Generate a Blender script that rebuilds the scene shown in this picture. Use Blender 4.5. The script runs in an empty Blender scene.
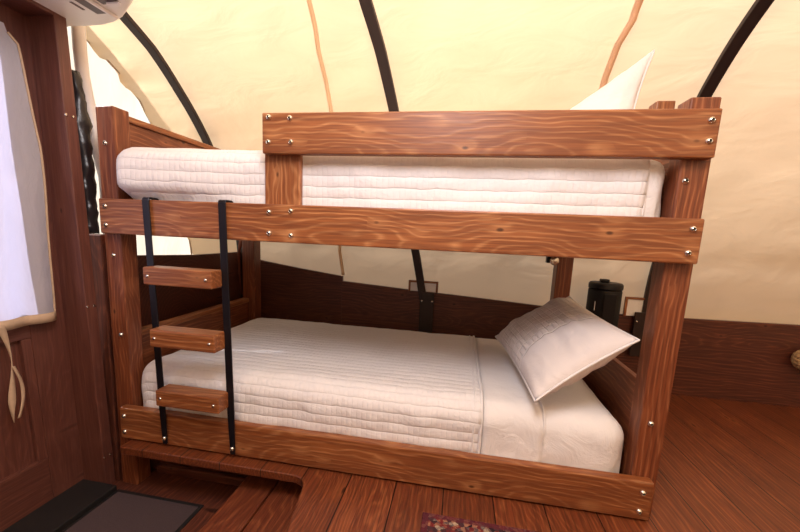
import bpy, bmesh, math, random
from mathutils import Vector, Matrix, noise
random.seed(4)
PI = math.pi
scene = bpy.context.scene
COL = scene.collection

# ------------------------------------------------------------------ helpers
def link(o, parent=None):
    COL.objects.link(o)
    if parent is not None:
        o.parent = parent
        o.location = o.location - parent.location
    return o

def tag(o, label=None, cat=None, group=None, kind=None):
    if label: o['label'] = label
    if cat: o['category'] = cat
    if group: o['group'] = group
    if kind: o['kind'] = kind
    return o

def empty(name, loc, label, cat, group=None):
    o = bpy.data.objects.new(name, None)
    o.location = loc
    o.empty_display_size = .1
    COL.objects.link(o)
    return tag(o, label, cat, group)

def mesh(name, verts, faces, mat, parent=None, smooth=False, origin=None, uvs=None):
    me = bpy.data.meshes.new(name)
    if origin is None: origin = Vector((0, 0, 0))
    origin = Vector(origin)
    me.from_pydata([tuple(Vector(v) - origin) for v in verts], [], faces)
    me.validate()
    me.materials.append(mat)
    if smooth:
        me.polygons.foreach_set('use_smooth', [True] * len(me.polygons))
    if uvs:
        l = me.uv_layers.new(name='UVMap')
        for lp in me.loops: l.data[lp.index].uv = uvs[lp.vertex_index]
    o = bpy.data.objects.new(name, me)
    o.location = origin
    return link(o, parent)

def recalc(o):
    bm = bmesh.new(); bm.from_mesh(o.data)
    bmesh.ops.recalc_face_normals(bm, faces=bm.faces)
    bm.to_mesh(o.data); bm.free()
    return o

def bevel(o, w=.003, seg=2):
    m = o.modifiers.new('bevel', 'BEVEL'); m.width = w; m.segments = seg
    m.limit_method = 'ANGLE'; m.angle_limit = math.radians(40)
    return o

BF = [(0, 3, 2, 1), (4, 5, 6, 7), (0, 1, 5, 4), (1, 2, 6, 5), (2, 3, 7, 6), (3, 0, 4, 7)]
AX = {'x': Matrix.Identity(3),
      'y': Matrix.Rotation(PI / 2, 3, 'Z'),
      'z': Matrix.Rotation(-PI / 2, 3, 'Y')}

def board(name, lo, hi, axis, mat, parent=None, bw=.004, warp=None):
    """box between lo and hi whose local X runs along the grain axis"""
    lo, hi = Vector(lo), Vector(hi)
    c = (lo + hi) / 2
    R = AX[axis]; Ri = R.transposed()
    vs = []
    for z in (lo.z, hi.z):
        for x, y in ((lo.x, lo.y), (hi.x, lo.y), (hi.x, hi.y), (lo.x, hi.y)):
            p = Vector((x, y, z))
            if warp: p = warp(p)
            vs.append(Ri @ (p - c))
    me = bpy.data.meshes.new(name); me.from_pydata([tuple(v) for v in vs], [], BF)
    me.materials.append(mat)
    o = bpy.data.objects.new(name, me)
    o.location = c; o.rotation_euler = R.to_euler()
    link(o, parent)
    recalc(o)
    if bw: bevel(o, bw, 2)
    return o

def prism(name, pts, axis, a, b, mat, parent=None, bw=.003):
    """polygon pts extruded along an axis: pts given in the two other coords"""
    def P(p, t):
        return {'x': (t, p[0], p[1]), 'y': (p[0], t, p[1]), 'z': (p[0], p[1], t)}[axis]
    n = len(pts)
    vs = [P(p, a) for p in pts] + [P(p, b) for p in pts]
    fs = [tuple(range(n)), tuple(range(2 * n - 1, n - 1, -1))] + [(i, i + n, (i + 1) % n + n, (i + 1) % n) for i in range(n)]
    c = sum((Vector(v) for v in vs), Vector()) / len(vs)
    o = mesh(name, vs, fs, mat, parent, origin=c)
    recalc(o)
    if bw: bevel(o, bw, 2)
    return o

def tube(name, pts, rad, mat, parent=None, n=12, sq=None, wob=0):
    """swept tube; rad number or list; sq=(w,h) rectangular section"""
    pts = [Vector(p) for p in pts]
    vs, fs = [], []
    up0 = Vector((0, 0, 1))
    for i, p in enumerate(pts):
        t = (pts[min(i + 1, len(pts) - 1)] - pts[max(i - 1, 0)]).normalized()
        s = t.cross(up0)
        if s.length < .05: s = t.cross(Vector((1, 0, 0)))
        if i and s.dot(ps) < 0: s = -s
        s.normalize(); ps = s
        u = s.cross(t).normalized()
        if sq:
            w, h = sq
            ring = [s * w / 2 + u * h / 2, -s * w / 2 + u * h / 2, -s * w / 2 - u * h / 2, s * w / 2 - u * h / 2]
        else:
            r = rad[i] if isinstance(rad, (list, tuple)) else rad
            ring = [(s * math.cos(a) + u * math.sin(a)) * r * (1 + wob * noise.noise(p * 30 + Vector((k * 2, 0, 0)))) for k in range(n) for a in [2 * PI * k / n]]
        vs += [p + q for q in ring]
    m = len(ring)
    for i in range(len(pts) - 1):
        for k in range(m):
            fs.append((i * m + k, i * m + (k + 1) % m, (i + 1) * m + (k + 1) % m, (i + 1) * m + k))
    fs.append(tuple(range(m))); fs.append(tuple(range((len(pts) - 1) * m, len(pts) * m)))
    c = sum(pts, Vector()) / len(pts)
    o = mesh(name, vs, fs, mat, parent, smooth=not sq, origin=c)
    return recalc(o)

def lathe(name, prof, c, mat, parent=None, n=40, axis='z', smooth=True):
    vs, fs = [], []
    for r, h in prof:
        for k in range(n):
            a = 2 * PI * k / n
            p = (r * math.cos(a), r * math.sin(a), h)
            if axis == 'y': p = (p[0], -p[2], p[1])
            if axis == 'x': p = (p[2], p[0], p[1])
            vs.append(Vector(p) + Vector(c))
    for i in range(len(prof) - 1):
        for k in range(n):
            fs.append((i * n + k, i * n + (k + 1) % n, (i + 1) * n + (k + 1) % n, (i + 1) * n + k))
    fs.append(tuple(range(n))); fs.append(tuple(range((len(prof) - 1) * n, len(prof) * n)))
    o = mesh(name, vs, fs, mat, parent, smooth=smooth, origin=c)
    recalc(o)
    if smooth:
        m = o.modifiers.new('es', 'EDGE_SPLIT'); m.split_angle = math.radians(50)
    return o

# ------------------------------------------------------------------ materials
def newmat(name):
    m = bpy.data.materials.new(name); m.use_nodes = True
    nt = m.node_tree; nt.nodes.clear()
    out = nt.nodes.new('ShaderNodeOutputMaterial')
    b = nt.nodes.new('ShaderNodeBsdfPrincipled')
    nt.links.new(b.outputs[0], out.inputs[0])
    return m, nt, b, out

class NT:
    def __init__(s, nt): s.nt = nt
    def n(s, t, **kw):
        x = s.nt.nodes.new(t)
        ins = kw.pop('ins', {})
        for k, v in kw.items(): setattr(x, k, v)
        for k, v in ins.items():
            if isinstance(v, bpy.types.NodeSocket): s.nt.links.new(v, x.inputs[k])
            else: x.inputs[k].default_value = v
        return x
    def math(s, op, a, b=0., clamp=False):
        return s.n('ShaderNodeMath', operation=op, use_clamp=clamp, ins={0: a, 1: b}).outputs[0]
    def mix(s, f, a, b, mode='MIX'):
        x = s.n('ShaderNodeMix', data_type='RGBA', blend_type=mode)
        for i, v in ((0, f), (6, a), (7, b)):
            if isinstance(v, bpy.types.NodeSocket): s.nt.links.new(v, x.inputs[i])
            else: x.inputs[i].default_value = v if i == 0 else (*v, 1) if len(v) == 3 else v
        return x.outputs[2]
    def ramp(s, f, stops):
        x = s.n('ShaderNodeValToRGB', ins={0: f}); cr = x.color_ramp
        while len(cr.elements) < len(stops): cr.elements.new(.5)
        for e, (p, c) in zip(cr.elements, stops):
            e.position = p; e.color = (*c, 1) if len(c) == 3 else c
        return x.outputs[0]

def wood(name, base, light, dark, rough=.45, knots=1., gfreq=26., planks=None, world=False, stain=.25, spec=.5):
    """stained softwood: grain along local X. planks=(width, axis index) adds board joints"""
    m, nt, b, out = newmat(name); N = NT(nt)
    tc = N.n('ShaderNodeTexCoord')
    oi = N.n('ShaderNodeObjectInfo')
    rnd = oi.outputs['Random']
    co = tc.outputs['Object']
    joint = None
    if planks:
        w = planks
        sp = N.n('ShaderNodeSeparateXYZ', ins={0: co})
        q = N.math('DIVIDE', sp.outputs[1], w)
        fl = N.math('FLOOR', q); fr = N.math('FRACT', q)
        wn = N.n('ShaderNodeTexWhiteNoise', noise_dimensions='1D', ins={'W': fl})
        rnd = wn.outputs[0]
        d = N.math('MINIMUM', fr, N.math('SUBTRACT', 1., fr))
        joint = N.math('LESS_THAN', d, .0022 / w)
    off = N.n('ShaderNodeCombineXYZ', ins={0: N.math('MULTIPLY', rnd, 37.), 1: N.math('MULTIPLY', rnd, 0.11 if not planks else .3), 2: N.math('MULTIPLY', rnd, .07)}).outputs[0]
    v0 = N.n('ShaderNodeVectorMath', operation='ADD', ins={0: co, 1: off}).outputs[0]
    # knots: stretched voronoi cells
    vk = N.n('ShaderNodeMapping', ins={0: v0, 'Scale': (5.0, 16., 1.5) if planks else (8.0, 1.5, 15.)}).outputs[0]
    vor = N.n('ShaderNodeTexVoronoi', feature='F1', ins={'Vector': vk, 'Scale': 1., 'Randomness': 1.})
    kd = vor.outputs['Distance']
    kmask = N.n('ShaderNodeMapRange', interpolation_type='SMOOTHSTEP', ins={0: kd, 1: .05, 2: .13, 3: 1., 4: 0.}).outputs[0]
    khalo = N.n('ShaderNodeMapRange', interpolation_type='SMOOTHSTEP', ins={0: kd, 1: .08, 2: .5, 3: 1., 4: 0.}).outputs[0]
    kgate = N.math('GREATER_THAN', N.n('ShaderNodeSeparateColor', ins={0: vor.outputs['Color']}).outputs[0], 1 - .42 * knots)
    kmask = N.math('MULTIPLY', kmask, kgate); khalo = N.math('MULTIPLY', khalo, kgate)
    # growth rings: distance to a slowly wandering pith line
    vl = N.n('ShaderNodeMapping', ins={0: v0, 'Scale': (1.5, 4., 4.)}).outputs[0]
    nl = N.n('ShaderNodeTexNoise', ins={'Vector': vl, 'Scale': 1.3, 'Detail': 3., 'Roughness': .45}).outputs[0]
    sp = N.n('ShaderNodeSeparateXYZ', ins={0: v0})
    ry = N.math('ADD', sp.outputs[1], N.math('MULTIPLY', N.math('SUBTRACT', nl, .5), .16))
    ring = N.math('SQRT', N.math('ADD', N.math('MULTIPLY', ry, ry), N.math('MULTIPLY', N.math('ADD', sp.outputs[2], .03), N.math('ADD', sp.outputs[2], .03))))
    ph = N.math('ADD', N.math('MULTIPLY', ring, gfreq * 22.), N.math('MULTIPLY', nl, 34.))
    ph = N.math('ADD', ph, N.math('MULTIPLY', khalo, 2.6))
    s = N.math('MULTIPLY', N.math('ADD', N.math('SINE', ph), 1.), .5)
    s = N.math('POWER', s, 4.)
    # fine fibre streaks
    vf = N.n('ShaderNodeMapping', ins={0: v0, 'Scale': (5., 150., 150.)}).outputs[0]
    nf = N.n('ShaderNodeTexNoise', ins={'Vector': vf, 'Scale': 1., 'Detail': 3., 'Roughness': .6}).outputs[0]
    vb = N.n('ShaderNodeMapping', ins={0: v0, 'Scale': (1.2, 9., 9.)}).outputs[0]
    nb = N.n('ShaderNodeTexNoise', ins={'Vector': vb, 'Scale': 1., 'Detail': 2.}).outputs[0]
    c = N.mix(N.math('MULTIPLY', s, .7), base, light)
    c = N.mix(N.n('ShaderNodeMapRange', ins={0: nf, 1: .38, 2: .62, 3: 0., 4: .7}).outputs[0], c, dark)
    c = N.mix(N.n('ShaderNodeMapRange', ins={0: nb, 1: .4, 2: .75, 3: 0., 4: stain}).outputs[0], c, dark)
    if planks:
        c = N.mix(N.math('MULTIPLY', rnd, .45), c, dark)
    else:
        c = N.mix(N.math('MULTIPLY', rnd, .2), c, dark)
    c = N.mix(N.math('MULTIPLY', khalo, .25), c, light)
    c = N.mix(N.math('MULTIPLY', kmask, .85), c, tuple(x * .35 for x in dark))
    h = N.math('ADD', N.math('MULTIPLY', nf, .5), N.math('MULTIPLY', s, .3))
    if joint is not None:
        c = N.mix(joint, c, tuple(x * .12 for x in dark))
        h = N.math('SUBTRACT', h, N.math('MULTIPLY', joint, 3.))
    nt.links.new(c, b.inputs['Base Color'])
    bp = N.n('ShaderNodeBump', ins={'Strength': .25, 'Distance': .002, 'Height': h})
    nt.links.new(bp.outputs[0], b.inputs['Normal'])
    b.inputs['Roughness'].default_value = rough
    b.inputs['Specular IOR Level'].default_value = spec
    return m

def plain(name, col, rough=.5, metal=0., nscale=0, namp=.15, bump=0., spec=.5):
    m, nt, b, out = newmat(name); N = NT(nt)
    b.inputs['Roughness'].default_value = rough
    b.inputs['Metallic'].default_value = metal
    b.inputs['Specular IOR Level'].default_value = spec
    tc = N.n('ShaderNodeTexCoord')
    no = N.n('ShaderNodeTexNoise', ins={'Vector': tc.outputs['Object'], 'Scale': nscale or 20., 'Detail': 3.}).outputs[0]
    c = N.mix(no, tuple(x * (1 - namp) for x in col), tuple(min(1, x * (1 + namp)) for x in col))
    nt.links.new(c, b.inputs['Base Color'])
    if bump:
        bp = N.n('ShaderNodeBump', ins={'Strength': bump, 'Distance': .002, 'Height': no})
        nt.links.new(bp.outputs[0], b.inputs['Normal'])
    return m

def canvas_mat(name, dif, tra, wr=.5, scale=(2., 6., 2.)):
    m = bpy.data.materials.new(name); m.use_nodes = True
    nt = m.node_tree; nt.nodes.clear(); N = NT(nt)
    out = N.n('ShaderNodeOutputMaterial')
    tc = N.n('ShaderNodeTexCoord')
    mp = N.n('ShaderNodeMapping', ins={0: tc.outputs['Object'], 'Rotation': (0, .5, .3), 'Scale': scale}).outputs[0]
    n1 = N.n('ShaderNodeTexNoise', ins={'Vector': mp, 'Scale': 1.6, 'Detail': 4., 'Roughness': .5, 'Distortion': .6}).outputs[0]
    n2 = N.n('ShaderNodeTexNoise', ins={'Vector': tc.outputs['Object'], 'Scale': 420., 'Detail': 1.}).outputs[0]
    h = N.math('ADD', n1, N.math('MULTIPLY', n2, .006))
    bp = N.n('ShaderNodeBump', ins={'Strength': wr, 'Distance': .05, 'Height': h})
    c1 = N.mix(N.n('ShaderNodeMapRange', ins={0: n1, 1: .3, 2: .7}).outputs[0], tuple(x * .95 for x in dif), dif)
    c2 = N.mix(N.n('ShaderNodeMapRange', ins={0: n1, 1: .3, 2: .7}).outputs[0], tuple(x * .93 for x in tra), tra)
    d = N.n('ShaderNodeBsdfDiffuse', ins={'Color': c1, 'Normal': bp.outputs[0]})
    t = N.n('ShaderNodeBsdfTranslucent', ins={'Color': c2, 'Normal': bp.outputs[0]})
    mx = N.n('ShaderNodeMixShader', ins={0: .5, 1: d.outputs[0], 2: t.outputs[0]})
    nt.links.new(mx.outputs[0], out.inputs[0])
    return m

def cloth_mat(name, col, quilt=False, rough=.85):
    m, nt, b, out = newmat(name); N = NT(nt)
    tc = N.n('ShaderNodeTexCoord')
    no = N.n('ShaderNodeTexNoise', ins={'Vector': tc.outputs['Object'], 'Scale': 9., 'Detail': 5., 'Roughness': .6, 'Distortion': .8}).outputs[0]
    wv = N.n('ShaderNodeTexNoise', ins={'Vector': tc.outputs['Object'], 'Scale': 600., 'Detail': 1.}).outputs[0]
    h = N.math('ADD', N.math('MULTIPLY', no, .9), N.math('MULTIPLY', wv, .03))
    c = N.mix(no, tuple(x * .97 for x in col), col)
    if quilt:
        wob = N.math('MULTIPLY', N.math('SUBTRACT', N.n('ShaderNodeTexNoise', ins={'Vector': tc.outputs['UV'], 'Scale': 14., 'Detail': 2.}).outputs[0], .5), .012)
        sp = N.n('ShaderNodeSeparateXYZ', ins={0: tc.outputs['UV']})
        ux = N.math('ADD', sp.outputs[0], wob); uy = N.math('ADD', sp.outputs[1], wob)
        def cell(x, w, p):
            fr = N.math('FRACT', N.math('DIVIDE', x, w))
            a = N.math('ABSOLUTE', N.math('SINE', N.math('MULTIPLY', fr, PI)))
            return N.math('POWER', a, p)
        hq = N.math('MULTIPLY', cell(uy, .04, .45), N.math('ADD', N.math('MULTIPLY', cell(ux, .021, .4), .35), .65))
        h = N.math('ADD', N.math('MULTIPLY', hq, .75), N.math('MULTIPLY', no, 1.3))
        c = N.mix(N.math('MULTIPLY', N.math('SUBTRACT', 1., hq), .10), c, tuple(x * .8 for x in col))
    bp = N.n('ShaderNodeBump', ins={'Strength': .7, 'Distance': .008 if quilt else .014, 'Height': h})
    nt.links.new(c, b.inputs['Base Color']); nt.links.new(bp.outputs[0], b.inputs['Normal'])
    b.inputs['Roughness'].default_value = rough
    b.inputs['Specular IOR Level'].default_value = .2
    return m

W_BED = wood('stained_bed_wood', (.345, .115, .036), (.62, .29, .12), (.13, .034, .012), rough=.40, gfreq=15, knots=1.3, stain=.45)
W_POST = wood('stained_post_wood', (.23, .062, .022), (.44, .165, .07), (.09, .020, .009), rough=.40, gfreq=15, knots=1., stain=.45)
W_WALL = wood('dark_wagon_wood', (.115, .030, .016), (.22, .065, .032), (.045, .012, .008), rough=.5, gfreq=14, knots=.8)
W_DOOR = wood('door_wood', (.14, .048, .034), (.19, .07, .05), (.09, .028, .02), rough=.45, gfreq=14, knots=.4)
W_FLOOR = wood('floor_planks', (.21, .050, .017), (.37, .115, .038), (.065, .015, .006), rough=.38, gfreq=15, knots=.7, planks=.182)
W_TREAD = wood('tread_wood', (.17, .042, .017), (.30, .09, .034), (.08, .018, .009), rough=.42, gfreq=15)
CANVAS = canvas_mat('canvas_cream', (.88, .61, .30), (.96, .69, .44), .18)
CANVAS_W = canvas_mat('canvas_white', (.80, .76, .66), (.90, .84, .70), .3)
STRAP = canvas_mat('canvas_strap', (.92, .70, .52), (.97, .76, .58), .2)
CURTAIN = canvas_mat('door_curtain_cloth', (.70, .68, .76), (.62, .60, .80), .25, (3, 9, 3))
HEM = plain('curtain_hem', (.50, .36, .25), .9, nscale=60, bump=.3)
SHEET = cloth_mat('white_sheet', (.81, .79, .81))
QUILT = cloth_mat('white_quilt', (.82, .80, .83), True)
IRON = plain('black_brown_steel', (.030, .018, .017), .45, .3)
BLACK = plain('black_strap', (.012, .011, .016), .38, .4)
STEEL = plain('bolt_steel', (.75, .72, .66), .22, 1.)
HOLE = plain('socket_dark', (.02, .015, .01), .6)
PLASTIC = plain('black_plastic', (.007, .006, .008), .45, spec=.3)
PLASTIC2 = plain('black_plastic_satin', (.008, .007, .008), .6, spec=.3)
ACW = plain('white_plastic', (.80, .76, .75), .4, namp=.03)
ACD = plain('louver_dark', (.12, .09, .09), .5)
TAPE = plain('black_wrapped_tape', (.018, .015, .018), .3, nscale=35, bump=1.)
RUBBER = plain('black_rubber', (.012, .010, .011), .6, nscale=30)
PLATE = plain('white_cover_plate', (.93, .93, .93), .35, namp=.02)
JUTE = plain('jute', (.42, .27, .13), .9, nscale=90, bump=.8, namp=.3)

# ------------------------------------------------------------------ setting
# canvas profile (y as function of z), fair arch
PR = [(0.30, 1.29), (0.47, 1.29), (0.85, 1.27), (1.2, 1.14), (1.55, .93), (1.75, .76), (1.92, .55), (2.03, .33), (2.13, 0.0), (2.19, -.4), (2.2, -.75)]
def prof_pts(off=0.):
    P = [Vector((0, y, z)) for z, y in PR]
    P = P + [Vector((0, -1.5 - p.y, p.z)) for p in reversed(P[:-1])]
    pts = []
    n = len(P)
    for i in range(n - 1):
        p0, p1, p2, p3 = P[max(i - 1, 0)], P[i], P[i + 1], P[min(i + 2, n - 1)]
        for k in range(8):
            t = k / 8
            pts.append(.5 * ((2 * p1) + (p2 - p0) * t + (2 * p0 - 5 * p1 + 4 * p2 - p3) * t * t + (3 * p1 - p0 - 3 * p2 + p3) * t ** 3))
    pts.append(P[-1])
    if off:
        o = []
        for i, p in enumerate(pts):
            t = (pts[min(i + 1, len(pts) - 1)] - pts[max(i - 1, 0)]).normalized()
            o.append(p + Vector((0, t.z, -t.y)) * off)
        pts = o
    return pts

def top_left(z, pts=[(.55, -.60), (.85, -.618), (1.646, -.568), (1.737, -.566), (1.83, -.594), (1.92, -.629), (2.3, -.66)]):
    if z <= pts[0][0]: return pts[0][1]
    for (a, b), (c, d) in zip(pts, pts[1:]):
        if z <= c: return b + (d - b) * (z - a) / (c - a)
    return pts[-1][1]

def canvas_shell():
    prof = prof_pts(.03)
    n = len(prof)
    s = [0.]
    for a, b in zip(prof, prof[1:]): s.append(s[-1] + (b - a).length)
    NX = 220
    vs, fs = [], []
    for i in range(NX + 1):
        u = i / NX
        for j, p in enumerate(prof):
            x0 = top_left(p.z)
            x = x0 + (4.4 - x0) * (u ** 1.6)
            w = .012 * noise.noise(Vector((x * 1.3, s[j] * 1.1, 3))) + .005 * noise.noise(Vector((x * 3 + s[j] * 3, s[j] * 5 - x * 3, 9)))
            g = max(0, 1 - (x - x0) / .34)
            # gathered ruffle towards the draw-string edge
            w += g * g * (.032 * noise.noise(Vector((s[j] * 12, x * 1.2, 1))) + .024 * noise.noise(Vector((s[j] * 30, x * 2, 5))) - .02)
            xx = x + g ** 3 * .02 * noise.noise(Vector((s[j] * 13, 7, 2)))
            t = (prof[min(j + 1, n - 1)] - prof[max(j - 1, 0)]).normalized()
            nn = Vector((0, t.z, -t.y))
            low = min(1, max(0, (p.z - .55) / .3))
            vs.append(Vector((xx, p.y, p.z)) + nn * w * (.3 + .7 * low) + Vector((0, (1 - low) * (.055 if p.y > 0 else -.055), 0)))
    for i in range(NX):
        for j in range(n - 1):
            fs.append((i * n + j, i * n + j + 1, (i + 1) * n + j + 1, (i + 1) * n + j))
    o = mesh('ceiling', vs, fs, CANVAS, smooth=True, origin=(2, 1.3, .4))
    return tag(o, 'cream canvas cover stretched over the bows', kind='structure')
canvas_shell()
_p = [Vector((top_left(p.z) + .004 + .02 * noise.noise(Vector((p.y * 13, 7, 2))), p.y - .012, p.z - .004)) for p in prof_pts(.03) if p.y > -.2 and p.z > .5]
tag(tube('draw_cord', _p, .0055, HEM), 'tan draw cord along the gathered left edge of the canvas', 'cord')

# white end curtain beyond the draw-string edge, and canvas end at the right
def end_sheet(name, x, mat, y0, y1, z0, arch=True):
    prof = [p for p in prof_pts(.13 if arch else .02) if p.z >= z0 and y0 <= p.y <= y1]
    prof = [Vector((0, y1, z0))] + prof + [Vector((0, y0, z0))]
    N_ = 24
    c = Vector((0, (y0 + y1) / 2, z0))
    vs = [Vector((x, c.y, c.z))]
    m = len(prof)
    for k in range(1, N_ + 1):
        for p in prof:
            q = c + (p - c) * k / N_
            vs.append(Vector((x + .02 * noise.noise(Vector((q.y * 6, q.z * 2, x))), q.y, q.z)))
    fs = [(0, 1 + j, 2 + j) for j in range(m - 1)]
    for k in range(N_ - 1):
        for j in range(m - 1):
            a = 1 + k * m + j; b = a + m
            fs.append((a, b, b + 1, a + 1))
    o = mesh(name, vs, fs, mat, smooth=True, origin=(x, c.y, z0))
    return tag(o, kind='structure')
end_sheet('wall_left_end', -.68, CANVAS_W, .06, 1.44, .3)
tag(board('wall_left_light_block', (-.70, .045, -.3), (-.205, .060, 2.3), 'z', W_WALL, bw=0), kind='structure')  # hidden flap added to keep daylight out beside the end sheet
end_sheet('wall_right', 4.42, CANVAS, -3.0, 1.44, -.02)

# side boards of the wagon box
def side_board(name, y, prof, x0, x1, z0=-.02, mir=1):
    pts = [(x0, z0), (x1, z0)] + prof
    o = prism(name, pts, 'y', y, y + mir * .03, W_WALL, bw=.002)
    return tag(o, kind='structure')
sb = side_board('wall_back', 1.30, [(4.4, .53), (3.6, .517), (2.9, .505), (2.5, .50), (2.1, .512), (1.61, .54), (1.1, .565), (.62, .593)], .625, 4.4)
sb2 = side_board('wall_back_left', 1.301, [(.622, .628), (.3, .665), (.0, .705), (-.20, .745)], -.20, .622, -.3)
tag(side_board('wall_front', -2.80, [(4.4, .53), (2.5, .5), (.62, .6), (-.6, .8)], -.64, 4.4, -.3, -1), kind='structure')

# floor (local X along planks: planks run front to back)
def floor_mesh():
    arc = []
    cx, cy, r = .865, -.115, .065
    for k in range(9):
        a = PI / 2 * (1 - k / 8)
        arc.append((cx + r * math.cos(a), cy + r * math.sin(a)))
    pts = [(-.17, 1.30), (-.17, .135), (.068, .135), (.068, -.05)] + arc + [(.965, -.32), (1.00, -1.1), (1.0, -2.8), (4.4, -2.8), (4.4, 1.30)]
    # rotate into local frame where X = world y
    R = AX['y']; Ri = R.transposed()
    c = Vector((2, 0, 0))
    vs = [Ri @ (Vector((x, y, 0)) - c) for x, y in pts] + [Ri @ (Vector((x, y, -.036)) - c) for x, y in pts]
    n = len(pts)
    fs = [tuple(range(n)), tuple(range(2 * n - 1, n - 1, -1))] + [(i, i + n, (i + 1) % n + n, (i + 1) % n) for i in range(n)]
    o = mesh('floor', vs, fs, W_FLOOR)
    o.location = c; o.rotation_euler = R.to_euler()
    recalc(o); bevel(o, .006, 3)
    return tag(o, kind='structure')
floor_mesh()

# step-down well at the door
tag(board('floor_entry', (-.42, -2.8, -.29), (1.0, .20, -.2505), 'y', W_WALL, bw=0), kind='structure')
tag(board('trim_1', (-.19, .162, -.25), (1.02, .185, -.038), 'x', W_WALL, bw=.003), kind='structure')
tag(board('trim_2', (.07, .135, -.25), (.59, .160, -.205), 'x', W_WALL, bw=.008), kind='structure')
tag(board('trim_3', (.995, -2.8, -.25), (1.02, .16, -.038), 'y', W_WALL, bw=.003), kind='structure')
st = empty('entry_step', (.77, -.4, -.25), 'single wooden plank step between the sunken entry and the floor', 'step')
board('tread_plank', (.598, -1.6, -.165), (.742, .158, -.127), 'y', W_TREAD, st, .006)
board('tread_plank', (.748, -1.6, -.165), (.990, .158, -.127), 'y', W_TREAD, st, .006)
board('riser', (.612, -1.58, -.25), (.635, .15, -.166), 'y', W_WALL, st, .002)

# left wall: low board panel behind the bed and stub board by the door
prism_l = prism('wall_left', [(.125, -.25), (1.30, -.25), (1.30, .765), (.80, .768), (.30, .79), (.125, .80)], 'x', -.20, -.17, W_WALL, bw=.003)
tag(prism_l, kind='structure')
def lean(p, top=1.69):
    return Vector((p.x, p.y - .055 * (p.z + .25) / (top + .25), p.z))
tag(board('trim_4', (-.20, .045, -.25), (-.05, .118, .898), 'z', W_WALL, bw=.004), kind='structure')
tag(board('wall_left_front', (-.24, -2.8, -.28), (-.20, -1.02, 1.95), 'z', W_WALL, bw=0), kind='structure')
tag(board('wall_left_top', (-.23, -2.8, 1.735), (-.19, .10, 2.05), 'y', W_WALL, bw=0), kind='structure')

# door frame
tag(board('trim_5', (-.20, -.008, -.25), (-.062, .040, 1.735), 'z', W_DOOR, bw=.004, warp=lean), kind='structure')   # jamb
tag(board('trim_6', (-.20, -1.05, 1.688), (-.062, -.062, 1.712), 'y', W_DOOR, bw=.003), kind='structure')  # head
tag(board('trim_7', (-.19, -1.05, 1.714), (-.035, -.008, 1.738), 'y', W_DOOR, bw=.004), kind='structure')
tag(board('trim_8', (-.24, -1.05, -.25), (-.002, -.012, -.222), 'y', RUBBER, bw=.003), kind='structure')    # threshold
for z_ in (-.10, .60, 1.35):
    for y_ in (-.004, .024):
        q_ = lean(Vector((-.0615, y_, z_)))
        tag(lathe('trim_9', [(.0055, 0), (.005, .003), (.002, .004)], q_, STEEL, None, 12, 'x'), 'small steel screw heads in the door jamb', kind='structure')
# door leaf
dr = bpy.data.objects.new('door_1', None); dr.location = (-.19, -.5, -.22); COL.objects.link(dr)
tag(dr, 'brown panelled entry door with a curtained window', kind='structure')
def dboard(name, lo, hi, ax, mat=W_DOOR, bw=.003): return board(name, lo, hi, ax, mat, dr, bw, lean)
dboard('stile', (-.215, -.140, -.225), (-.18, -.004, 1.70), 'z')
dboard('stile', (-.215, -.98, -.225), (-.18, -.86, 1.70), 'z')
dboard('rail', (-.215, -.86, 1.57), (-.181, -.140, 1.70), 'y')
dboard('rail', (-.215, -.86, .49), (-.181, -.140, .62), 'y')
dboard('rail', (-.215, -.86, -.225), (-.181, -.140, -.03), 'y')
dboard('stile', (-.215, -.175, -.03), (-.181, -.140, .49), 'z')
dboard('panel', (-.209, -.865, -.035), (-.200, -.165, .495), 'z')
GL = bpy.data.materials.new('door_glass'); GL.use_nodes = True
_nt = GL.node_tree; _nt.nodes.clear(); _N = NT(_nt)
_t = _N.n('ShaderNodeBsdfTransparent', ins={'Color': (.93, .95, 1, 1)}); _g = _N.n('ShaderNodeBsdfGlossy', ins={'Roughness': .02})
_f = _N.n('ShaderNodeFresnel', ins={'IOR': 1.3})
_m = _N.n('ShaderNodeMixShader', ins={0: _f.outputs[0], 1: _t.outputs[0], 2: _g.outputs[0]})
_nt.links.new(_m.outputs[0], _N.n('ShaderNodeOutputMaterial').inputs[0])
GL = (GL,)
gp = dboard('glass_pane', (-.202, -.865, .615), (-.198, -.135, 1.575), 'z', GL[0], 0)

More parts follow.
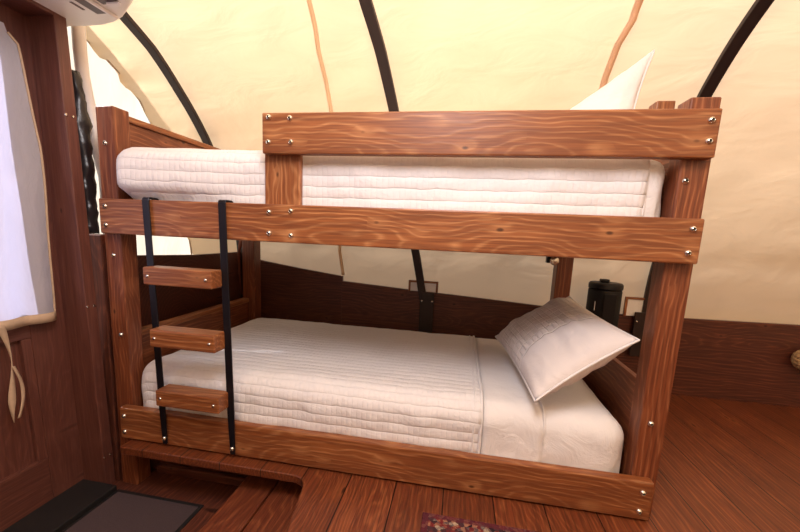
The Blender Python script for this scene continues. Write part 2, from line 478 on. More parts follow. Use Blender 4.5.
# ------------------------------------------------------------------ door curtain
cu = empty('door_curtain', (-.14, -.4, .55), 'pale lavender white curtain hanging over the door window', 'curtain')
def curtain():
    vs, fs, uv = [], [], []
    NU, NV = 60, 40
    for j in range(NV + 1):
        v = j / NV
        for i in range(NU + 1):
            u = i / NU
            ztop = 1.625 - .012 * math.cos(u * 20)
            z = .585 + (ztop - .585) * v
            yr = -.137 + .045 * min(1, (1 - v) * 2.6) if v < .97 else -.155
            rc = max(0, v - .93) / .07
            yr -= .012 * rc * rc
            y = yr - u * .72
            x = -.148 + .010 * math.sin(u * 34 + v * 2) * (.4 + .6 * (1 - v)) + .008 * noise.noise(Vector((u * 6, v * 3, 0)))
            vs.append((x, y, z))
    for j in range(NV):
        for i in range(NU):
            a = j * (NU + 1) + i
            fs.append((a, a + 1, a + NU + 2, a + NU + 1))
    o = mesh('curtain_cloth', vs, fs, CURTAIN, cu, True, origin=(-.14, -.4, 1))
    # hems
    hv, hf = [], []
    for i in range(NU + 1):
        x, y, z = vs[i]
        hv += [(x + .003, y, z + .003), (x + .003, y, z - .034)]
    for i in range(NU): hf.append((2 * i, 2 * i + 1, 2 * i + 3, 2 * i + 2))
    h = mesh('bottom_hem', hv, hf, HEM, cu, True, origin=(-.14, -.4, .57))
    h.modifiers.new('s', 'SOLIDIFY').thickness = .003
    pts = [Vector(vs[j * (NU + 1)]) + Vector((.002, 0, 0)) for j in range(NV)]
    tube('side_hem', [pts[0] - Vector((0, 0, .03))] + pts, .004, HEM, cu, 8)
    # twisted tie hanging down
    tv, tf = [], []
    M = 30
    for k in range(M + 1):
        t = k / M
        z = .575 - t * .37
        y = -.290 + .012 * math.sin(t * 5) + .02 * t
        a = t * 5.0
        w = .013 * (1 - .5 * abs(math.sin(t * 4))) * (1 if t < .95 else .6)
        dx, dy = math.sin(a) * .5 * w, math.cos(a) * w
        tv += [(-.128 + dx, y + dy, z), (-.128 - dx, y - dy, z)]
    for k in range(M): tf.append((2 * k, 2 * k + 1, 2 * k + 3, 2 * k + 2))
    t1 = mesh('tie_strap', tv, tf, HEM, cu, True, origin=(-.13, -.28, .4))
    t1.modifiers.new('s', 'SOLIDIFY').thickness = .003
    # the second strand of the loop
    tv = []
    for k in range(M + 1):
        t = k / M
        z = .42 - t * .20
        y = -.284 + .022 * math.sin(t * PI) + .012
        w = .005
        tv += [(-.118, y + w, z), (-.118 + .003 * math.sin(t * 9), y - w, z)]
    t2 = mesh('tie_strap', tv, tf, HEM, cu, True, origin=(-.12, -.28, .3))
    t2.modifiers.new('s', 'SOLIDIFY').thickness = .003
curtain()

# ------------------------------------------------------------------ bows
def Yp(z):
    if z <= PR[0][0]: return PR[0][1]
    for (a, b), (c, d) in zip(PR, PR[1:]):
        if z <= c: return b + (d - b) * (z - a) / (c - a)
    return -.75
def bow(xs, lab, wdt=.05):
    """xs: list of (z, x)"""
    full = prof_pts(0.)
    n = len(full)
    vs, fs = [], []
    def X(z):
        if z <= xs[0][0]: return xs[0][1]
        for (a, b), (c, d) in zip(xs, xs[1:]):
            if z <= c: return b + (d - b) * (z - a) / (c - a)
        return xs[-1][1]
    for j, p in enumerate(full):
        t = (full[min(j + 1, n - 1)] - full[max(j - 1, 0)]).normalized()
        nn = Vector((0, t.z, -t.y))
        x = X(p.z)
        for sx, sn in ((-1, .012), (1, .012), (1, -.014), (-1, -.014)):
            vs.append(Vector((x + sx * wdt / 2, p.y, p.z)) + nn * (sn))
    for j in range(n - 1):
        for k in range(4):
            a = j * 4 + k; b = j * 4 + (k + 1) % 4
            fs.append((a, b, b + 4, a + 4))
    fs.append((0, 1, 2, 3)); fs.append(tuple(range(len(vs) - 4, len(vs))))
    x0 = xs[0][1]
    r = empty('canopy_bow', (x0, 1.28, .3), lab, 'canopy bow', 'dark canopy bows')
    o = mesh('bow_strip', vs, fs, IRON, r, False, origin=(x0, 0, 1)); recalc(o)
    m = o.modifiers.new('b', 'BEVEL'); m.width = .004; m.segments = 2; m.limit_method = 'ANGLE'
    return r, x0
def bow_foot(r, x, ztop=.56):
    board('base_plate', (x - .048, 1.262, .24), (x + .048, 1.276, ztop), 'z', IRON, r, .003)
    for s in (-1, 1):
        lathe('bolt', [(.0075, 0), (.0075, .004), (.004, .008)], (x + s * .036, 1.2617, ztop - .06), STEEL, r, 12, 'y')
r, x = bow([(.3, -.166), (.85, -.171), (1.5, -.206), (1.72, -.24), (1.88, -.255), (1.96, -.28), (2.2, -.30)], 'dark bow nearest the door, under the air conditioner')
r, x = bow([(.3, 1.268), (.85, 1.15), (1.65, 1.032), (1.85, .995), (1.97, .962), (2.2, .95)], 'dark bow rising behind the middle of the bunk bed', .055)
bow_foot(r, 1.252)
r, x = bow([(.3, 2.625), (.5, 2.65), (.85, 2.665), (1.67, 2.550), (1.83, 2.552), (1.93, 2.557), (2.2, 2.56)], 'dark bow rising behind the right bunk post', .055)
bow_foot(r, 2.628, .53)
# small framed white plates behind the bows
def plate_box(x0, x1, z0, z1, lab):
    r = empty('wall_outlet', ((x0 + x1) / 2, 1.29, z0), lab, 'outlet', 'white outlets on the side board')
    f = .014
    board('frame', (x0, 1.2785, z0), (x0 + f, 1.299, z1), 'z', W_BED, r, .002)
    board('frame', (x1 - f, 1.2785, z0), (x1, 1.299, z1), 'z', W_BED, r, .002)
    board('frame', (x0 + f, 1.2785, z1 - f), (x1 - f, 1.299, z1), 'x', W_BED, r, .002)
    board('cover_plate', (x0 + f, 1.286, z0 + .002), (x1 - f, 1.299, z1 - f), 'x', PLATE, r, .001)
plate_box(1.115, 1.322, .56, .637, 'white plate in a brown frame behind the middle bow')
plate_box(2.520, 2.70, .498, .622, 'white plate in a brown frame beside the black canister')

# stitched straps on the canvas
def strap(pts, lab, w=.02, mat=STRAP, d=.0):
    vs, fs = [], []
    full = []
    for (x0, z0), (x1, z1) in zip(pts, pts[1:]):
        for k in range(8):
            t = k / 8; full.append((x0 + (x1 - x0) * t, z0 + (z1 - z0) * t))
    full.append(pts[-1])
    for x, z in full:
        y = Yp(z) + .004 - d
        vs += [(x - w / 2, y, z), (x + w / 2, y, z)]
    for k in range(len(full) - 1): fs.append((2 * k, 2 * k + 1, 2 * k + 3, 2 * k + 2))
    o = mesh('canvas_strap', vs, fs, mat, None, True, origin=(pts[0][0], Yp(pts[0][1]), pts[0][1]))
    o.modifiers.new('s', 'SOLIDIFY').thickness = .003
    tag(o, lab, 'strap', 'straps on the canvas')
SEAM = canvas_mat('canvas_seam', (.95, .76, .55), (.98, .82, .62), .2)
strap([(.633, .64), (.605, .82), (.655, 1.3), (.671, 1.658), (.677, 1.853), (.705, 1.975), (.71, 2.1)], 'faint pale strap running up the canvas left of the middle bow', .022, SEAM)
strap([(2.10, 1.2), (2.081, 1.734), (2.081, 1.835), (2.103, 1.897), (2.097, 1.939), (2.09, 2.1)], 'tan strap on the canvas above the upper pillow', .03)

# ------------------------------------------------------------------ bunk bed
bed = empty('bunk_bed', (1.08, .55, 0), 'stained wooden bunk bed with two berths and guard rail', 'bunk bed')
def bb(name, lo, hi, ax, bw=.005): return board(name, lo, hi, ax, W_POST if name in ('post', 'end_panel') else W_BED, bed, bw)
# rails
bb('side_rail', (.0, 0, .907), (2.181, .038, 1.047), 'x')
bb('guard_rail', (.718, 0, 1.2255), (2.178, .038, 1.366), 'x')
bb('side_rail', (.028, 0, .008), (2.166, .038, .1508), 'x')
bb('side_rail', (.0, 1.152, .907), (2.13, 1.19, 1.047), 'x')
bb('side_rail', (.0, 1.152, .02), (2.13, 1.19, .16), 'x')
# posts
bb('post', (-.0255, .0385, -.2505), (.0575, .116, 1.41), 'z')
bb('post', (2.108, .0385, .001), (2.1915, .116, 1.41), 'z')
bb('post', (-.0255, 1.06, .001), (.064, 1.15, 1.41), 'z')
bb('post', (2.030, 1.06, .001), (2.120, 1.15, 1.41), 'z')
bb('guard_post', (2.124, .300, .90), (2.188, .365, 1.485), 'z')
bb('guard_support', (.706, .0385, .92), (.850, .062, 1.36), 'z')
# left end boards + caps
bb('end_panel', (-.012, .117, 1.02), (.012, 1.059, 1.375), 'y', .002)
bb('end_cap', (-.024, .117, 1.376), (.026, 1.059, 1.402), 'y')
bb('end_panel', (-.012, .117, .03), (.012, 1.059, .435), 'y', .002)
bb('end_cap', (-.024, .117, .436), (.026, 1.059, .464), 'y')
# right end boards
bb('end_panel', (2.126, .117, .03), (2.150, 1.10, .47), 'y', .003)
bb('end_panel', (2.126, .117, .93), (2.150, .298, 1.37), 'y', .003)
bb('end_panel', (2.126, .367, .93), (2.150, 1.059, 1.37), 'y', .003)
# platforms
bb('slat_base', (.062, .042, .985), (2.10, 1.148, 1.003), 'x', .002)
bb('slat_base', (.062, .042, .075), (2.10, 1.148, .092), 'x', .002)
# bolts
BOLT = [(.0105, 0), (.0102, .003), (.008, .0065), (.0045, .009), (.0042, .0088), (.0042, .006)]
def bolt(x, z, y=0., parent=bed, s=1.):
    b_ = lathe('bolt', [(a * s, h * s) for a, h in BOLT], (x, y + .0003, z), STEEL, parent, 16, 'y')
    b_.data.materials.append(HOLE)
    # last ring cap = hex socket
    b_.data.polygons[-1].material_index = 1
for x, z in [(.032, 1.016), (.030, .941), (.051, .114), (.050, .040), (2.152, 1.332), (2.154, 1.273), (2.151, 1.015), (2.148, .941), (2.133, .112), (2.130, .040), (.826, 1.346), (.745, 1.350), (.743, 1.265), (.830, 1.265), (.744, 1.017), (.831, 1.024), (.744, .940), (.831, .935)]:
    bolt(x, z)
bolt(.018, -.062, .0385); bolt(2.142, .35, .0385); bolt(.013, 1.267, .0385); bolt(2.128, 1.163, .0385); bolt(.016, .815, .0385); bolt(.025, .47, .0385)

# ------------------------------------------------------------------ ladder
lad = empty('bunk_ladder', (.4, -.02, .03), 'black strap ladder with three wooden rungs hooked on the upper rail', 'ladder')
def stile(xt, xb):
    w = .031
    path = [(.0425, .93), (.0425, 1.045), (.041, 1.0505), (.036, 1.0535), (.018, 1.054), (0.0, 1.0535), (-.0055, 1.051), (-.008, 1.044), (-.0085, .9), (-.0085, .5), (-.0085, .2), (-.0085, .018)]
    vs, fs = [], []
    for i, (y, z) in enumerate(path):
        a = path[max(i - 1, 0)]; b = path[min(i + 1, len(path) - 1)]
        t = Vector((b[0] - a[0], b[1] - a[1])).normalized(); nn = Vector((t.y, -t.x))
        x = xt + (xb - xt) * (1.05 - z) / 1.03
        hw = w / 2 if i < len(path) - 1 else w / 2 * .7
        for sx, sn in ((-1, .003), (1, .003), (1, -.003), (-1, -.003)):
            vs.append((x + sx * hw, y + nn.x * sn, z + nn.y * sn))
    for j in range(len(path) - 1):
        for k in range(4):
            a = j * 4 + k; b = j * 4 + (k + 1) % 4
            fs.append((a, b, b + 4, a + 4))
    fs.append((0, 1, 2, 3)); fs.append(tuple(range(len(vs) - 4, len(vs))))
    o = mesh('stile', vs, fs, BLACK, lad, origin=(xt, -.01, .5)); recalc(o)
    o.modifiers.new('b', 'BEVEL').width = .0015
    bolt(xb, .045, -.0118, lad, .9)
stile(.227, .258); stile(.5565, .578)
for z0, z1, x0, x1 in ((.722, .790, .258, .556), (.474, .545, .272, .562), (.226, .293, .284, .571)):
    rg = board('rung', (x0, -.075, z0), (x1 - .006, .0, z1), 'x', W_BED, lad, .005)
    for xx in (x0 + .022, x1 - .028):
        b_ = lathe('bolt', [(.0065, 0), (.006, .003), (.003, .005)], (xx, -.0752, (z0 + z1) / 2), STEEL, rg, 12, 'y')
        # keep the bolt under the rung (two levels deep)
        b_.parent = rg
        M_ = Matrix.Translation(rg.location)
        b_.matrix_parent_inverse = Matrix.Identity(4)
        b_.location = Vector((xx, -.0752, (z0 + z1) / 2)) - Vector(((x0 + x1 - .006) / 2, -.0375, (z0 + z1) / 2))

# ------------------------------------------------------------------ bedding
def drape(x0, x1, y0, y1, top, drop, r, ends=(True, True), step=.02, wav=.003, seed=0, sag=None):
    """cloth laid on a box: grid with rolled-over edges. returns verts, faces, uvs, nx, ny"""
    ex0 = drop if ends[0] else 0; ex1 = drop if ends[1] else 0
    nx = max(2, int((x1 - x0 + ex0 + ex1) / step)); ny = max(2, int((y1 - y0 + 2 * drop) / step))
    xa, xb = x0 - ex0, x1 + ex1
    vs, uv = [], []
    ix0 = x0 + r if ends[0] else x0 - 1; ix1 = x1 - r if ends[1] else x1 + 1
    iy0, iy1 = y0 + r, y1 - r
    for j in range(ny + 1):
        Y = y0 - drop + (y1 - y0 + 2 * drop) * j / ny
        for i in range(nx + 1):
            X = xa + (xb - xa) * i / nx
            cx = min(max(X, ix0), ix1); cy = min(max(Y, iy0), iy1)
            dx, dy = X - cx, Y - cy
            d = math.hypot(dx, dy)
            if d > 1e-9: nxx, nyy = dx / d, dy / d
            else: nxx = nyy = 0
            lim = drop + r
            d = min(d, lim)
            a = d / r
            if a < PI / 2: o_, dn = r * math.sin(a), r * (1 - math.cos(a))
            else: o_, dn = r, r + d - r * PI / 2
            w = wav * (noise.noise(Vector((X * 5 + seed, Y * 5, seed))) + .5 * noise.noise(Vector((X * 14, Y * 14 + seed, 2))))
            side = min(1, dn / r)
            p = Vector((cx + nxx * (o_ + w * side * 2.5), cy + nyy * (o_ + w * side * 2.5), top - dn + w * (1 - side)))
            if sag: p = sag(p, X, Y)
            vs.append(p); uv.append((X, Y))
    fs = []
    for j in range(ny):
        for i in range(nx):
            a = j * (nx + 1) + i
            fs.append((a, a + 1, a + nx + 2, a + nx + 1))
    return vs, fs, uv, nx, ny

def mattress(name, x0, x1, y0, y1, z0, z1, lab, r=.06, sag=None):
    vs, fs, uv, nx, ny = drape(x0, x1, y0, y1, z1, z1 - z0 - r + r * PI / 2 - r, r, step=.02, wav=.0035, seed=x0 * 3 + z0, sag=sag)
    loop = [i for i in range(nx + 1)] + [j * (nx + 1) + nx for j in range(1, ny + 1)] + [ny * (nx + 1) + i for i in range(nx - 1, -1, -1)] + [j * (nx + 1) for j in range(ny - 1, 0, -1)]
    fs.append(tuple(reversed(loop)))
    o = mesh(name, vs, fs, SHEET, None, True, origin=((x0 + x1) / 2, (y0 + y1) / 2, z0))
    o.data.polygons[-1].use_smooth = False
    return tag(o, lab, 'mattress', 'mattresses on the bunk')

def cover(name, args, lab, cat, mat, thick=.006, **kw):
    vs, fs, uv, nx, ny = drape(*args, **kw)
    o = mesh(name, vs, fs, mat, None, True, origin=vs[len(vs) // 2], uvs=uv)
    m = o.modifiers.new('s', 'SOLIDIFY'); m.thickness = thick; m.offset = 1
    return tag(o, lab, cat)

# lower berth
mattress('mattress', .075, 2.092, .046, 1.052, .096, .330, 'white mattress on the lower berth of the bunk', .075)
def sag_low(p, X, Y):
    # a soft fold band near the front edge
    return p + Vector((0, 0, .004 * noise.noise(Vector((X * 3, Y * 9, 4)))))
ql = cover('quilt', (.068, 1.575, .041, 1.064, .344, .20, .085), 'white stitched quilt covering the lower mattress', 'quilt', QUILT, ends=(True, False), wav=.005, seed=3, sag=sag_low, thick=.005)
# quilt hem as part
def hem(parent, X, y0, y1, top, r, drop, w=.008, name='quilt_hem'):
    pts = []
    n = 90
    L = (y1 - y0) + 2 * (drop - r)
    for k in range(n + 1):
        Y = y0 - drop + r * 0 + (y1 - y0 + 2 * drop) * k / n
        cy = min(max(Y, y0 + r), y1 - r); dy = Y - cy; d = abs(dy); sgn = 1 if dy > 0 else -1
        a = d / r
        if a < PI / 2: o_, dn = r * math.sin(a), r * (1 - math.cos(a))
        else: o_, dn = r, r + d - r * PI / 2
        pts.append(Vector((X + .002 * noise.noise(Vector((Y * 20, X, 0))), cy + sgn * o_, top - dn)))
    return pts
def piping(name, parent, X, y0, y1, top, r, drop, rad, mat):
    pts = hem(parent, X, y0, y1, top, r, drop)
    o = tube(name, pts, rad, mat, parent, 8)
    return o
piping('quilt_hem', ql, 1.575, .041, 1.064, .350, .085, .19, .006, QUILT)
piping('quilt_hem', ql, 1.550, .041, 1.064, .3505, .085, .19, .004, QUILT)
fs_ = cover('flat_sheet', (1.583, 1.80, .043, 1.060, .338, .19, .080), 'smooth white top sheet folded between quilt and lower pillow', 'sheet', SHEET, ends=(False, False), wav=.003, seed=9, thick=.004)
piping('sheet_hem', fs_, 1.800, .043, 1.060, .343, .080, .18, .0045, SHEET)

# upper berth
def sag_up(p, X, Y):
    # the quilt corner at the foot flops forward over the rail
    if p.y < .4 and p.z > 1.058:
        g = max(0., 1 - (p.x - .06) / .62); g = g * g * (3 - 2 * g)
        h = min(1., (p.z - 1.058) / .04)
        f = max(0., 1 - (p.y - .05) / .30)
        p = p + Vector((0, -.082 * g * h * f, 0))
    return p
mattress('mattress', .085, 2.104, .070, 1.045, 1.006, 1.243, 'white mattress on the upper berth of the bunk', .052)
qu = cover('quilt', (.070, 2.030, .065, 1.057, 1.256, .20, .072), 'white stitched quilt covering the upper mattress', 'quilt', QUILT, ends=(True, False), wav=.004, seed=13, sag=sag_up, thick=.005)
piping('quilt_hem', qu, 2.030, .065, 1.057, 1.260, .072, .185, .005, QUILT)

def pillow(name, A, B, C, D, T, lab, mat, seed=0, wr=.01, flange=.03, up=1):
    """corners in order; T = half thickness"""
    A, B, C, D = map(Vector, (A, B, C, D))
    n = 44
    vs, fs, uv = [], [], []
    nrm = ((C - A).cross(D - B)).normalized() * up
    idx = {}
    for side in (1, -1):
        for j in range(n + 1):
            for i in range(n + 1):
                u, v = i / n, j / n
                if side == -1 and (i in (0, n) or j in (0, n)): continue
                a, b = 2 * u - 1, 2 * v - 1
                # edges bow inwards
                au = u + .5 * .06 * (-a) * (1 - b * b) * abs(a)
                bv = v + .5 * .05 * (-b) * (1 - a * a) * abs(b)
                p = A * (1 - au) * (1 - bv) + B * au * (1 - bv) + C * au * bv + D * (1 - au) * bv
                f = ((1 - abs(a) ** 2.6) * (1 - abs(b) ** 2.6))
                th = T * f ** .55
                edge = min(1 - abs(a), 1 - abs(b))
                w = wr * noise.noise(Vector((u * 4 + seed, v * 4, side))) * min(1, edge * 4) + wr * .5 * noise.noise(Vector((u * 13 + seed, v * 5, side))) * (1 if edge > .02 else 0)
                p = p + nrm * (side * (th + flange * 0) + w * (1 if edge > .001 else 0))
                idx[(side, i, j)] = len(vs)
                vs.append(p); uv.append((u * .5, v * .7))
    g = lambda s, i, j: idx.get((s, i, j), idx.get((1, i, j)))
    for s in (1, -1):
        for j in range(n):
            for i in range(n):
                q = (g(s, i, j), g(s, i + 1, j), g(s, i + 1, j + 1), g(s, i, j + 1))
                fs.append(q if s == 1 else q[::-1])
    c = sum(vs, Vector()) / len(vs)
    o = mesh(name, vs, fs, mat, None, True, origin=c, uvs=uv); recalc(o)
    # piping seam around the edge
    ring = [(i, 0) for i in range(n)] + [(n, j) for j in range(n)] + [(i, n) for i in range(n, 0, -1)] + [(0, j) for j in range(n, 0, -1)]
    pts = [vs[idx[(1, i, j)]] for i, j in ring]; pts.append(pts[0])
    tube('piping', pts, .0045, SHEET, o, 6)
    return tag(o, lab, 'pillow', 'pillows on the bunk')
def pillow_cloth():
    m = cloth_mat('pillow_cloth', (.80, .76, .77)); nt = m.node_tree; N = NT(nt)
    bp = [x for x in nt.nodes if x.type == 'BUMP'][0]
    tc = N.n('ShaderNodeTexCoord'); sp = N.n('ShaderNodeSeparateXYZ', ins={0: tc.outputs['UV']})
    # embroidered grid of the sham
    def line(x, w, hw):
        fr = N.math('FRACT', N.math('DIVIDE', x, w))
        d = N.math('ABSOLUTE', N.math('SUBTRACT', fr, .5))
        return N.n('ShaderNodeMapRange', interpolation_type='SMOOTHSTEP', ins={0: d, 1: .5 - hw, 2: .5, 3: 0., 4: 1.}).outputs[0]
    inr = N.math('MULTIPLY', N.math('GREATER_THAN', sp.outputs[1], .05), N.math('LESS_THAN', sp.outputs[1], .50))
    l3 = N.math('MULTIPLY', N.math('MAXIMUM', line(sp.outputs[1], .055, .10), N.math('MULTIPLY', line(sp.outputs[0], .03, .14), .55)), inr)
    old = bp.inputs['Height'].links[0].from_socket
    nt.links.new(N.math('ADD', N.math('MULTIPLY', old, .8), N.math('MULTIPLY', l3, .8)), bp.inputs['Height'])
    b = [x for x in nt.nodes if x.type == 'BSDF_PRINCIPLED'][0]
    nt.links.new(N.mix(l3, (.73, .68, .69), (.90, .86, .86)), b.inputs['Base Color'])  # stitch lines tinted paler: their highlights and shade put into the colour
    return m
PIL = pillow_cloth()
pillow('pillow', (1.69, .86, .395), (2.045, .80, .665), (2.068, .045, .640), (1.748, .0, .400), .095, 'white grid-stitched pillow leaning on the lower berth head board', PIL, 2, .012)
pillow('pillow', (1.60, .62, 1.315), (2.172, .50, 1.742), (2.085, .42, 1.36), (1.78, .46, 1.30), .06, 'plain white pillow with its corner pointing up on the upper berth', SHEET, 5, .012)

# ------------------------------------------------------------------ air conditioner
ac = empty('air_conditioner', (.06, -.35, 1.70), 'white wall air conditioner above the door', 'air conditioner')
def ac_body():
    plan = [(-.186, -.95), (.28, -.95), (.315, -.16), (.305, -.10), (.25, -.055), (.16, .005), (.10, .030), (.04, .043), (-.04, .045), (-.12, .040), (-.186, .03)]
    c = Vector((.03, -.35))
    vs, fs = [], []
    m = len(plan)
    for z, o in ((1.700, -.008), (1.706, .0), (1.73, .014), (1.77, .026), (1.84, .034), (1.98, .034), (2.0, .02)):
        for x, y in plan:
            d = (Vector((x, y)) - c).normalized() * o
            vs.append((max(-.186, x + d.x), y + d.y, z))
    for j in range(6):
        for k in range(m):
            fs.append((j * m + k, j * m + (k + 1) % m, (j + 1) * m + (k + 1) % m, (j + 1) * m + k))
    fs.append(tuple(range(m))); fs.append(tuple(range(6 * m, 7 * m)))
    o = mesh('housing', vs, fs, ACW, ac, True, origin=(0, -.4, 1.85)); recalc(o)
    o.modifiers.new('es', 'EDGE_SPLIT').split_angle = math.radians(40)
ac_body()
board('louver_slot', (.095, -.88, 1.697), (.145, -.035, 1.7005), 'y', ACD, ac, .001)
board('louver', (.148, -.88, 1.688), (.160, -.012, 1.6995), 'y', ACW, ac, .003)
board('louver_slot', (.175, -.88, 1.697), (.245, -.085, 1.7005), 'y', ACD, ac, .001)
board('louver', (.20, -.10, 1.690), (.25, -.088, 1.6965), 'x', ACW, ac, .002)
board('label_slot', (.062, -.108, 1.6985), (.072, -.060, 1.7005), 'y', ACD, ac, .0)
# line set cover and wrapped pipes running down beside the door
pc = tube('conduit_cover', [(-.27, .215, 1.85), (-.272, .215, 1.70), (-.268, .215, 1.60), (-.245, .215, 1.45), (-.222, .215, 1.3), (-.188, .215, 1.15), (-.185, .215, .83)], .026, ACW, None, 12)
tag(pc, 'white conduit dropping from the air conditioner beside the door frame', 'conduit')
pts = [Vector((-.205 - .022 * math.exp(-k / 4.), .135, 1.58 - .031 * k)) for k in range(23)]
wp = tube('wrapped_pipes', pts, [.020 + .012 * min(1, k / 5) + .005 * math.sin(k * 2.1) for k in range(23)], TAPE, None, 16, wob=.5)
tag(wp, 'black tape-wrapped pipe bundle hanging beside the door frame', 'pipe bundle')

# ------------------------------------------------------------------ black canister behind the bed
ca = empty('canister', (2.36, 1.195, 0), 'tall black round-topped tower standing behind the lower pillow', 'canister')
lathe('body', [(.090, .0), (.094, .01), (.094, .665), (.090, .672)], (2.36, 1.195, .0), PLASTIC2, ca, 48)
lathe('top_lid', [(.090, 0), (.096, .004), (.096, .030), (.088, .040), (.06, .041)], (2.36, 1.195, .674), PLASTIC, ca, 48)
board('handle', (2.325, 1.175, .716), (2.375, 1.215, .735), 'x', PLASTIC, ca, .006)
board('front_panel', (2.325, 1.094, .30), (2.395, 1.100, .655), 'z', PLASTIC, ca, .003)
board('status_mark', (2.288, 1.130, .545), (2.291, 1.133, .60), 'z', PLATE, ca, .0)

# reading lamp on the rear right post
rl = empty('reading_lamp', (2.0, 1.08, .85), 'small silver clip lamp on the rear right bunk post', 'lamp')
board('clamp', (1.972, 1.075, .822), (2.029, 1.115, .90), 'z', BLACK, rl, .004)
lathe('lamp_head', [(.010, -.02), (.024, -.018), (.026, .015), (.020, .018)], (2.008, 1.060, .838), STEEL, rl, 20, 'y')

# loose strap end in the corner behind the bed foot
tv, tf = [], []
P_ = [(-.10, 1.20, .90), (-.115, 1.20, .86), (-.13, 1.21, .81), (-.15, 1.22, .77), (-.155, 1.23, .60), (-.14, 1.235, .45)]
for i, p in enumerate(P_):
    w = (.018, .022, .02, .012, .004, .004)[i]
    tv += [(p[0] - w, p[1], p[2] - w), (p[0] + w, p[1], p[2] + w)]
for i in range(len(P_) - 1): tf.append((2 * i, 2 * i + 1, 2 * i + 3, 2 * i + 2))
o = mesh('tie_down_strap', tv, tf, plain('red_brown_webbing', (.20, .05, .025), .8), None, True, origin=P_[2])
o.modifiers.new('s', 'SOLIDIFY').thickness = .004
tag(o, 'short red-brown strap end hanging by the bow nearest the door', 'strap')

# woven jute knot on the side board
def jute():
    c = Vector((3.535, 1.238, .318))
    R = .060
    vs, fs = [], []
    core = empty('jute_knot', (c.x, c.y, c.z - R), 'tan woven jute ball against the right side board', 'jute knot')
    o = lathe('core', [(R * .9 * math.sin(PI * k / 12) + .0005, -R * .9 * math.cos(PI * k / 12)) for k in range(13)], c, JUTE, core, 24)
    for ax in range(3):
        for k in range(-2, 3):
            h = k * R * .34
            rr = math.sqrt(max(0, R * R - h * h)) * .97
            pts = []
            for t in range(37):
                a = 2 * PI * t / 36
                q = [math.cos(a) * rr, math.sin(a) * rr, h]
                wob = 1 + .03 * math.sin(a * 6 + ax)
                q = [x * wob for x in q]
                q = q[ax:] + q[:ax]
                pts.append(c + Vector(q))
            tube('strand', pts, .0095, JUTE, core, 6)
jute()

# ------------------------------------------------------------------ rug and door mat
def rug_mat():
    m, nt, b, out = newmat('patterned_rug'); N = NT(nt)
    tc = N.n('ShaderNodeTexCoord'); co = tc.outputs['Object']
    v = N.n('ShaderNodeTexVoronoi', feature='F1', ins={'Vector': co, 'Scale': 70.})
    n = N.n('ShaderNodeTexNoise', ins={'Vector': co, 'Scale': 38., 'Detail': 4., 'Roughness': .8}).outputs[0]
    w = N.n('ShaderNodeSeparateColor', ins={0: v.outputs['Color']}).outputs[0]
    f = N.math('ADD', N.math('MULTIPLY', w, .55), N.math('MULTIPLY', n, .5))
    c = N.ramp(f, [(.2, (.015, .012, .018)), (.38, (.07, .03, .035)), (.5, (.16, .02, .022)), (.6, (.32, .16, .10)), (.72, (.06, .045, .06)), (.85, (.45, .34, .24))])
    sp = N.n('ShaderNodeSeparateXYZ', ins={0: co})
    # border near the two visible edges
    bx = N.math('LESS_THAN', N.math('SUBTRACT', .40, N.math('ABSOLUTE', sp.outputs[0])), .022)
    by = N.math('LESS_THAN', N.math('SUBTRACT', .70, N.math('ABSOLUTE', sp.outputs[1])), .022)
    bo = N.math('MAXIMUM', bx, by)
    c = N.mix(N.math('MULTIPLY', bo, .75), c, (.10, .02, .03))
    nt.links.new(c, b.inputs['Base Color'])
    bp = N.n('ShaderNodeBump', ins={'Strength': .6, 'Distance': .004, 'Height': n}); nt.links.new(bp.outputs[0], b.inputs['Normal'])
    b.inputs['Roughness'].default_value = .95; b.inputs['Specular IOR Level'].default_value = .1
    return m
rg = mesh('area_rug', [(-.4, -.7, 0), (.4, -.7, 0), (.4, .7, 0), (-.4, .7, 0), (-.4, -.7, .009), (.4, -.7, .009), (.4, .7, .009), (-.4, .7, .009)], BF, rug_mat())
recalc(rg); bevel(rg, .003, 2); rg.location = (1.788, -.84, .001)
tag(rg, 'dark red patterned rug on the floor in front of the bunk', 'rug')
mt = bpy.data.objects.new('door_mat', None); mt.location = (.22, -.45, -.2505); COL.objects.link(mt)
tag(mt, 'dark ribbed mat on the sunken floor by the door', 'door mat')
MATC = plain('mat_fibre', (.075, .048, .055), .9, nscale=150, bump=.5)
board('mat_base', (.0, -1.0, -.2505), (.435, -.008, -.244), 'y', RUBBER, mt, .002)
rv, rf = [], []
for k in range(62):
    x0 = .018 + k * .0065
    b0 = len(rv)
    for yy in (-.98, -.028):
        rv += [(x0, yy, -.2438), (x0 + .0016, yy, -.240), (x0 + .0034, yy, -.240), (x0 + .005, yy, -.2438)]
    rf += [(b0, b0 + 1, b0 + 5, b0 + 4), (b0 + 1, b0 + 2, b0 + 6, b0 + 5), (b0 + 2, b0 + 3, b0 + 7, b0 + 6), (b0 + 4, b0 + 5, b0 + 6, b0 + 7)]
recalc(mesh('mat_ribs', rv, rf, MATC, mt, origin=(.22, -.5, -.244)))

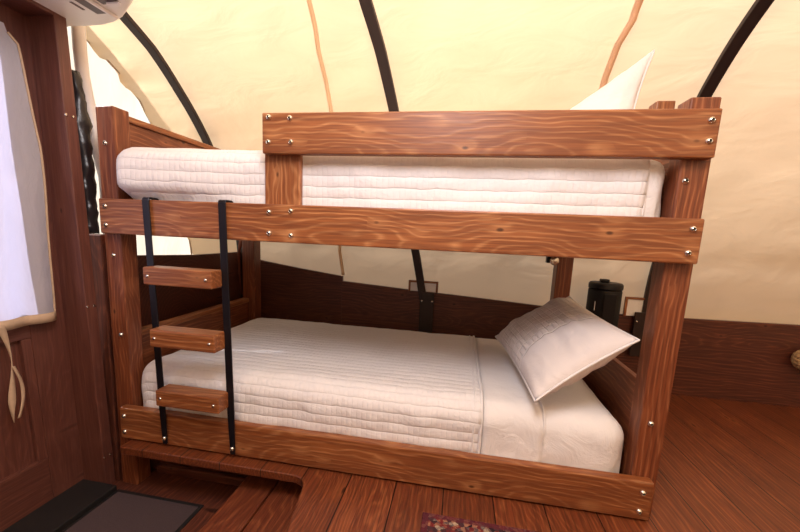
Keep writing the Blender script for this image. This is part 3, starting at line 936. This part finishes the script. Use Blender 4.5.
# ------------------------------------------------------------------ light
w = bpy.data.worlds.new('outdoors'); scene.world = w; w.use_nodes = True
nt = w.node_tree; nt.nodes.clear(); N = NT(nt)
tc = N.n('ShaderNodeTexCoord'); sp = N.n('ShaderNodeSeparateXYZ', ins={0: tc.outputs['Generated']})
f = N.n('ShaderNodeMapRange', ins={0: sp.outputs[2], 1: -.05, 2: .06}).outputs[0]
c = N.mix(f, (.27, .17, .08), N.mix(N.n('ShaderNodeMapRange', ins={0: sp.outputs[2], 1: 0., 2: .8}).outputs[0], (.50, .54, .62), (.85, .92, 1.05)))
bg = N.n('ShaderNodeBackground', ins={'Color': c, 'Strength': .85})
wo = N.n('ShaderNodeOutputWorld'); nt.links.new(bg.outputs[0], wo.inputs[0])
def light(name, typ, loc, e, col, size=.2, rot=None):
    l = bpy.data.lights.new(name, typ); l.energy = e; l.color = col
    if typ == 'SUN': l.angle = math.radians(2)
    elif typ == 'AREA': l.size = size
    else: l.shadow_soft_size = size
    o = bpy.data.objects.new(name, l); o.location = loc
    if rot: o.rotation_euler = rot
    COL.objects.link(o); return o
light('sun', 'SUN', (0, 0, 6), 7.6, (1, .96, .94), rot=(math.radians(9), math.radians(-43), 0))
light('overhead_fill', 'POINT', (1.35, -.98, 1.97), 54., (.95, .93, .98), .3)  # unseen fill added for flash-like light on the bed, no fixture here

# ------------------------------------------------------------------ camera
cd = bpy.data.cameras.new('camera'); cam = bpy.data.objects.new('camera', cd); COL.objects.link(cam)
R_ = Vector((0.98310217, 0.17754757, 0.04457551)); U_ = Vector((-0.07103189, 0.14556489, 0.98679549)); F_ = Vector((-0.16871451, 0.97328707, -0.1557167))
M = Matrix((R_, U_, -F_)).transposed().to_4x4()
M.translation = Vector((1.4473832, -1.3168292, 0.9645673))
cam.matrix_world = M
cd.sensor_width = 36; cd.lens = 375 / 800 * 36
cd.shift_x = (400 - 391.7655) / 800; cd.shift_y = -(266 - 291.15188) / 800
cd.clip_start = .02
scene.camera = cam
scene.view_settings.view_transform = 'Standard'; scene.view_settings.look = 'None'
scene.view_settings.exposure = .3; scene.view_settings.gamma = 1
